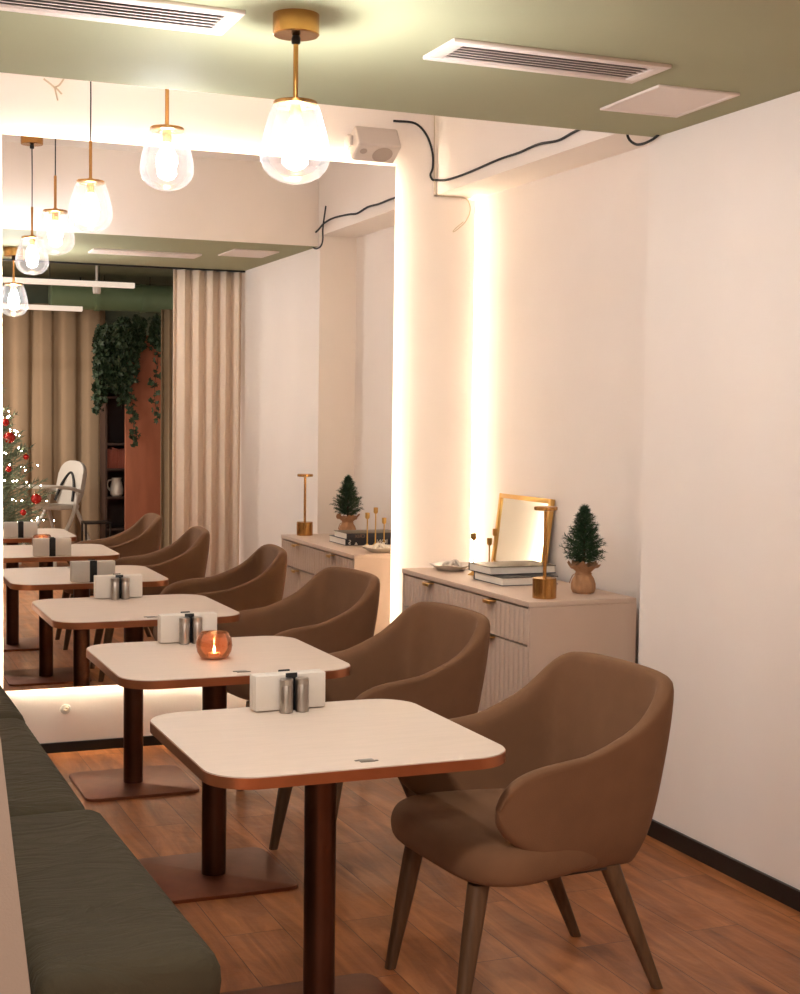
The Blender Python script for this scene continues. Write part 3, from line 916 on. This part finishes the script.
# ------------------------------------------------------------------ cables
ey = EY - .006
wx = WX - .008
bm = new()
pts = [(2.682, ey, 3.010), (2.70, ey - .004, 3.010), (2.80, ey, 3.008), (2.862, ey, 2.955), (2.894, ey, 2.875), (2.897, ey, 2.80), (2.885, ey, 2.765), (2.895, ey, 2.742), (2.912, ey - .01, 2.738), (wx, 6.52, 2.722), (wx, 6.28, 2.720), (wx, 5.958, 2.730), (wx, 5.75, 2.728), (wx, 5.572, 2.734), (wx, 5.394, 2.720), (wx, 5.25, 2.732), (wx, 4.98, 2.745), (wx, 4.80, 2.735), (wx - .01, 4.72, 2.705), (wx - .02, 4.69, 2.69)]
tube(bm, spline(pts, 6), .0058, 8)
o = obj('cable', bm, 'rubber'); tag(o, 'black cable running from the end wall along the plaster beam', 'cable', 'loose cables')
bm = new()
pts = [(wx - .012, 4.86, 2.83), (wx - .016, 4.82, 2.70), (wx - .014, 4.815, 2.635), (wx - .010, 4.77, 2.60), (wx - .012, 4.71, 2.590), (wx - .010, 4.65, 2.595), (wx - .008, 4.61, 2.606)]
tube(bm, spline(pts, 6), .0052, 8)
o = obj('cable', bm, 'rubber'); tag(o, 'black cable loop sagging below the corner of the green ceiling', 'cable', 'loose cables')
bm = new()
pts = [(2.902, ey, 3.09), (2.904, ey, 2.90), (2.908, ey, 2.72), (2.920, ey, 2.672), (2.96, ey, 2.663), (3.07, ey, 2.661), (3.098, ey, 2.64), (3.100, ey - .01, 2.60), (3.075, ey - .015, 2.545), (3.03, ey - .02, 2.503), (3.005, ey - .02, 2.487), (3.01, ey - .024, 2.500), (3.06, ey - .018, 2.540)]
tube(bm, spline(pts, 6), .0028, 6)
o = obj('cable', bm, 'cable_white'); tag(o, 'thin pale wire hanging down at the upper right corner of the end wall', 'cable', 'loose cables')
bm = new()
for k, (a, b_) in enumerate((((-.02, .01), (-.05, .03)), ((.01, -.01), (.03, -.03)), ((.02, .01), (.045, .05)), ((0, -.01), (.012, -.06)))):
    tube(bm, spline([(1.045, ey + .006, 3.015), (1.045 + a[0], ey - .012, 3.015 + a[1]), (1.045 + b_[0], ey - .012, 3.015 + b_[1])], 5), .004, 6)
o = obj('cable', bm, 'cable_white'); tag(o, 'tuft of wire ends sticking out of the end wall above the mirror', 'cable', 'loose cables')
t = thing('wall_outlet', 'small round white wire cover low on the end wall below the mirror', 'outlet', (1.093, EY, .198))
bm = new(); lathe(bm, [(0, 0), (.024, 0), (.022, .006), (.010, .008), (0, .008)], 28, M=Matrix.Rotation(R(90), 4, 'X')); obj('cover', bm, 'white_plastic', t)
bm = new(); tube(bm, spline([(.0, -.007, .004), (.008, -.016, .008), (.002, -.018, -.004), (-.01, -.012, .0)], 5), .003, 6); obj('wire', bm, 'cable_white', t)

# ------------------------------------------------------------------ curtain of the opening
def curtain(name, label, x0, x1, y, z0, z1, folds, amp, m, seed, flare=0.0, pinch=False):
    bm = new(); rn = random.Random(seed)
    n = folds * 12; rows = 14
    ph = [rn.uniform(-.5, .5) for _ in range(folds + 2)]
    grid = []
    for j in range(rows + 1):
        f = j / rows
        z = z1 + (z0 - z1) * f
        row = []
        for i in range(n + 1):
            u = i / n
            k = u * folds
            p = ph[int(k)] * (1 - (k % 1)) + ph[int(k) + 1] * (k % 1)
            a = amp * (.75 + .35 * f) * (1 + .3 * p)
            x = x0 + (x1 - x0) * (u + .16 / folds * p * math.sin(math.pi * u)) + .06 * (x1 - x0) / folds * math.sin(2 * math.pi * k * 2)
            w_ = math.sin(2 * math.pi * k + 1.6 * p * (.5 + f)) * (1 - .35 * p)
            if pinch: w_ = 1.6 * (abs(math.sin(math.pi * k + 1.2 * p * (.5 + f))) ** .6 - .6) * -1
            row.append((x, y - a * w_, z))
        grid.append(row)
    vs = [[bm.verts.new(p) for p in r] for r in grid]
    for a, b in zip(vs, vs[1:]):
        for i in range(n): bm.faces.new((a[i], a[i + 1], b[i + 1], b[i]))
    o = obj(name, bm, m, angle=180)
    s = o.modifiers.new('Solidify', 'SOLIDIFY'); s.thickness = .004
    return tag(o, label, 'curtain')
curtain('curtain', 'heavy beige curtain drawn to the right side of the opening', 2.40, 2.905, OY - .045, .015, CZ - .012, 5, .036, 'curtain', 5)
bm = new(); box(bm, (1.0, OY - .055, CZ - .012), (WX, OY - .02, CZ)); tag(obj('curtain_track', bm, 'black_trim'), 'black curtain track under the edge of the green ceiling', 'curtain track')

# ------------------------------------------------------------------ next room, visible in the mirror only
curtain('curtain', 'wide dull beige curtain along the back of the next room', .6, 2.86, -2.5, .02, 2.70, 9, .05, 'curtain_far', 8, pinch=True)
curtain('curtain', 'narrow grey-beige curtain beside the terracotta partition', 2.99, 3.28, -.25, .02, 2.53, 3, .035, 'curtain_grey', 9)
bm = new(); box(bm, (2.885, -1.52, 0), (3.33, -1.46, 2.345), .004); tag(obj('partition', bm, 'terracotta'), 'terracotta coloured upright partition in the next room', 'partition')
t = thing('bookcase', 'dark bookcase beside the terracotta partition', 'bookcase', (2.70, -1.9, 0))
bm = new()
box(bm, (0, 0, 0), (.02, .32, 2.2)); box(bm, (.50, 0, 0), (.52, .32, 2.2)); obj('side_panel', bm, 'shelf_wood', t)
bm = new(); box(bm, (.02, 0, .02), (.50, .015, 2.18)); obj('back_panel', bm, 'shelf_wood', t)
for z in (.05, .36, .69, .98, 1.24, 1.72, 2.18):
    bm = new(); box(bm, (.02, .015, z - .02), (.50, .32, z)); obj('shelf', bm, 'shelf_wood', t)
x = 2.725
k = 0
while x < 2.90:
    th = random.uniform(.018, .03)
    bm = new(); box(bm, (0, 0, 0), (th - .002, .17, random.uniform(.19, .22)), .002)
    o = obj('shelf_book', bm, 'book_red'); o.location = (x, -1.78, .981)
    tag(o, 'reddish book in the row on the dark bookcase', 'book', 'books on the dark bookcase'); x += th; k += 1
t = thing('jug', 'white jug standing on a shelf of the dark bookcase', 'jug', (2.80, -1.62, .70))
t.location = (2.83, -1.66, .6905)
bm = new(); lathe(bm, [(0, 0), (.045, 0), (.066, .02), (.070, .08), (.055, .14), (.046, .17), (.052, .19), (.047, .19), (.040, .17), (0, .03)], 32); obj('body', bm, 'white_plastic', t)
bm = new(); tube(bm, spline([(-.046, 0, .17), (-.085, 0, .16), (-.095, 0, .11), (-.068, 0, .06)], 6), .008, 8); obj('handle', bm, 'white_plastic', t)

# ivy over the partition and bookcase
t = thing('ivy', 'dark ivy trailing over the top of the bookcase and partition', 'plant', (2.72, -1.62, 2.20))
rnd = random.Random(11)
leaves, stems = new(), new()
def leaf(bm, c, s, rn):
    n = Vector((rn.uniform(-1, 1), rn.uniform(.0, 1.4), rn.uniform(-.2, 1))).normalized()
    u = n.cross(Vector((rn.uniform(-1, 1), rn.uniform(-1, 1), .3))).normalized(); v = n.cross(u)
    pts = [(-.1, -.5), (.45, -.35), (.3, 0), (.5, .3), (.15, .3), (0, .65), (-.15, .3), (-.5, .3), (-.3, 0), (-.45, -.35)]
    vs = [bm.verts.new(c + (u * a + v * b) * s + n * (.12 * s if i % 2 else 0)) for i, (a, b) in enumerate(pts)]
    bm.faces.new(vs)
def strand(x, y, z, L, dens):
    pts = [Vector((x, y, z))]
    for k in range(8):
        pts.append(pts[-1] + Vector((rnd.uniform(-.025, .025), rnd.uniform(-.01, .02), -L / 8)))
    sp = spline(pts, 4)
    tube(stems, sp, .003, 5)
    for p in sp:
        for q in range(dens):
            leaf(leaves, p + Vector((rnd.uniform(-.05, .05), rnd.uniform(-.02, .05), rnd.uniform(-.03, .03))), rnd.uniform(.045, .075), rnd)
for k in range(16): strand(rnd.uniform(-.12, .22), rnd.uniform(.14, .26), rnd.uniform(.10, .22), rnd.uniform(.45, .80), 3)
for k in range(12): strand(rnd.uniform(.10, .60), rnd.uniform(.22, .30), rnd.uniform(.2, .34), rnd.uniform(.15, .28), 3)
strand(-.10, .2, .1, .75, 1); strand(.16, .27, .1, 1.05, 2); strand(.50, .27, .25, .95, 1)
obj('stems', stems, 'bark', t); o = obj('leaves', leaves, 'ivy', t, smooth=False)

# ducts and lights on the far ceiling
t = thing('air_duct', 'round green air duct under the dark ceiling of the next room', 'duct', (2.2, -1.95, 2.755))
bm = new(); lathe(bm, [(.14, 0), (.14, 1.5)], 32, M=Matrix.Rotation(R(90), 4, 'Y')); obj('pipe', bm, 'duct_green', t)
for q in (.45, .93):
    bm = new(); lathe(bm, [(.15, 0), (.15, .05)], 32, M=Matrix.Translation((q, 0, 0)) @ Matrix.Rotation(R(90), 4, 'Y')); obj('collar', bm, 'duct_green', t)
    bm = new(); tube(bm, [(q + .1, 0, .13), (q + .1, 0, .225)], .006, 6); obj('hanger', bm, 'black_trim', t)
for x0, x1, y, z, lb in ((.4, 2.53, .80, 2.625, 'long white linear lamp bar nearest the opening'), (.9, 2.31, -.60, 2.505, 'shorter white linear lamp bar further back in the next room')):
    t = thing('linear_lamp', lb, 'lamp bar', (x0, y, z), 0, 'white linear lamp bars')
    bm = new(); box(bm, (0, -.03, 0), (x1 - x0, .03, .045), .004); obj('housing', bm, 'lamp_bar', t)
    for q in (.3, x1 - x0 - .3):
        bm = new(); tube(bm, [(q, 0, .045), (q, 0, 2.98 - z)], .004, 6); obj('suspension_wire', bm, 'black_trim', t)
t = thing('spotlight', 'small white spotlight hanging from the ceiling of the next room', 'spotlight', (2.24, .62, 2.98))
bm = new(); box(bm, (-.07, -.03, -.06), (.07, .03, 0), .006); obj('mount', bm, 'white_plastic', t)
bm = new(); tube(bm, [(0, 0, -.06), (0, 0, -.30)], .010, 8); obj('stem', bm, 'white_plastic', t)
bm = new(); lathe(bm, [(.03, -.40), (.035, -.38), (.035, -.31), (.02, -.29), (0, -.29)], 20); obj('lamp_head', bm, 'white_plastic', t)
t = thing('ceiling_grille', 'dark slotted grille high in the next room', 'vent', (2.56, -2.30, 2.80))
bm = new()
box(bm, (-.17, 0, -.04), (.17, .02, -.03)); box(bm, (-.17, 0, .03), (.17, .02, .04))
for q in range(12): box(bm, (-.165 + q * .029, .004, -.03), (-.150 + q * .029, .016, .03))
obj('bars', bm, 'black_trim', t)
bm = new(); tube(bm, [(0, .01, .04), (0, .01, .18)], .01, 8); obj('hanger', bm, 'black_trim', t)

# big christmas tree with baubles and fairy lights
rnd = random.Random(21)
CXT, CYT = 1.36, -.95
t = thing('christmas_tree', 'frosted christmas tree with lights in the next room', 'christmas tree', (CXT, CYT, 0))
bm = new(); lathe(bm, [(.05, 0), (.035, 1.2), (0, 1.98)], 12); obj('trunk', bm, 'bark', t)
bm = new(); conifer(bm, .22, 1.78, .74, 20, 26, .008, 50, .085, .006, rnd); obj('foliage', bm, 'needle_big', t, smooth=False)
bm = new(); lathe(bm, [(0, 0), (.26, 0), (.27, .02), (.08, .05), (.055, .16), (0, .16)], 28); obj('stand', bm, 'black_trim', t)
def cone_pt(a, z, k=1.0):
    f = (z - .22) / 1.78
    r_ = .74 * max(0, 1 - f) ** .75 * k + .05
    return Vector((CXT + r_ * math.cos(a), CYT + r_ * math.sin(a), z))
lt = thing('fairy_lights', 'string of tiny warm lights wound around the christmas tree', 'fairy lights', (CXT, CYT, 0))
bm = new()
pts = []
bul = []
for k in range(420):
    f = k / 419
    a = f * 2 * math.pi * 9
    p = cone_pt(a, .35 + 1.5 * f, .93 + .10 * math.sin(k * 1.7)) - Vector((CXT, CYT, 0))
    pts.append(p)
tube(bm, pts, .002, 4); obj('cord', bm, 'ivy', lt)
bm = new(); bmesh.ops.create_icosphere(bm, subdivisions=1, radius=.0065)
b0 = obj('bulb', bm, 'fairy', lt)
front = [p for p in pts if p.x > -.1 and p.y > -.35]
random.Random(5).shuffle(front)
b0.location = front[0]
for p in front[1:100]:
    q = b0.copy(); COL.objects.link(q); q.parent = lt
    q.location = p + Vector((rnd.uniform(-.05, .05), rnd.uniform(-.03, .05), rnd.uniform(-.05, .05)))
BA = [((1.640, -.62), 1.31, .055, 'large red bauble highest on the christmas tree'), ((1.60, -.55), 1.45, .035, 'small red bauble at the top of the visible christmas tree'), ((1.79, -.60), 1.13, .028, 'small dark red bauble on the right flank of the christmas tree'), ((1.87, -.50), .74, .05, 'dark red bauble low in the middle of the christmas tree'), ((1.74, -.42), .62, .03, 'small red bauble lowest on the christmas tree'), ((1.62, -.50), 1.02, .03, 'small red bauble at the left edge of the mirror, halfway up the tree')]
for (x, y), z, r_, lb in BA:
    tt = thing('bauble', lb, 'bauble', (x, y, z), 0, 'red christmas baubles')
    bm = new(); lathe(bm, [(r_ * math.sin(math.pi * k / 16), -r_ * math.cos(math.pi * k / 16)) for k in range(17)], 24); obj('ball', bm, 'bauble', tt)
    bm = new(); lathe(bm, [(.008, r_ - .002), (.008, r_ + .008), (0, r_ + .008)], 10); obj('hook', bm, 'gold', tt)

# high chair
t = thing('high_chair', 'white plastic baby high chair beside the christmas tree', 'high chair', (2.23, -1.72, 0), R(-38))
bm = new(); box(bm, (-.14, -.17, .56), (.16, .17, .61), .02, 3); obj('seat', bm, 'white_plastic', t)
bm = new(); prism(bm, [(x, y + .24) for x, y in rrect(.17, .24, .13, 8)], -.03, .03, .012)
bmesh.ops.transform(bm, matrix=Matrix.Translation((.15, 0, .58)) @ Matrix.Rotation(R(14), 4, 'Y') @ Matrix.Rotation(R(90), 4, 'Z') @ Matrix.Rotation(R(90), 4, 'X'), verts=bm.verts[:])
bk = obj('backrest', bm, 'white_plastic', t)
bm = new(); tube(bm, spline([(.10, -.12, .64), (.165, -.08, .82), (.21, 0, .93), (.165, .08, .82), (.10, .12, .64)], 6), .014, 8); obj('harness', bm, 'rubber', bk)
bm = new(); prism(bm, [(x - .26, y) for x, y in rrect(.15, .23, .07)], .790, .812, .005); obj('tray', bm, 'white_plastic', t)
bm = new(); box(bm, (-.16, -.03, .60), (-.12, .03, .79), .008); obj('tray_post', bm, 'white_plastic', t)
for s in (-1, 1):
    bm = new(); tube(bm, spline([(.16, s * .18, .74), (.0, s * .19, .78), (-.16, s * .19, .795)], 5), .02, 8); obj('armrest', bm, 'white_plastic', t)
    bm = new(); tube(bm, spline([(.10, s * .19, .74), (.02, s * .20, .50), (-.24, s * .24, .18), (-.28, s * .24, .0)], 5), .02, 8); obj('leg', bm, 'white_plastic', t)
    bm = new(); tube(bm, spline([(.06, s * .19, .60), (.22, s * .23, .25), (.28, s * .24, .0)], 5), .02, 8); obj('leg', bm, 'white_plastic', t)
bm = new(); box(bm, (-.30, -.20, .28), (-.14, .20, .305), .008); obj('footrest', bm, 'white_plastic', t)
# black stool
t = thing('side_stool', 'small black metal stool in the dark next room', 'stool', (2.56, -1.30, 0))
bm = new(); box(bm, (-.13, -.13, .44), (.13, .13, .46), .004); obj('top', bm, 'black_trim', t)
for sx in (-1, 1):
    for sy in (-1, 1):
        bm = new(); box(bm, (sx * .12 - .009, sy * .12 - .009, 0), (sx * .12 + .009, sy * .12 + .009, .44)); obj('leg', bm, 'black_trim', t)
bm = new(); box(bm, (-.11, -.11, .15), (.11, .11, .16), .003); obj('shelf', bm, 'black_trim', t)
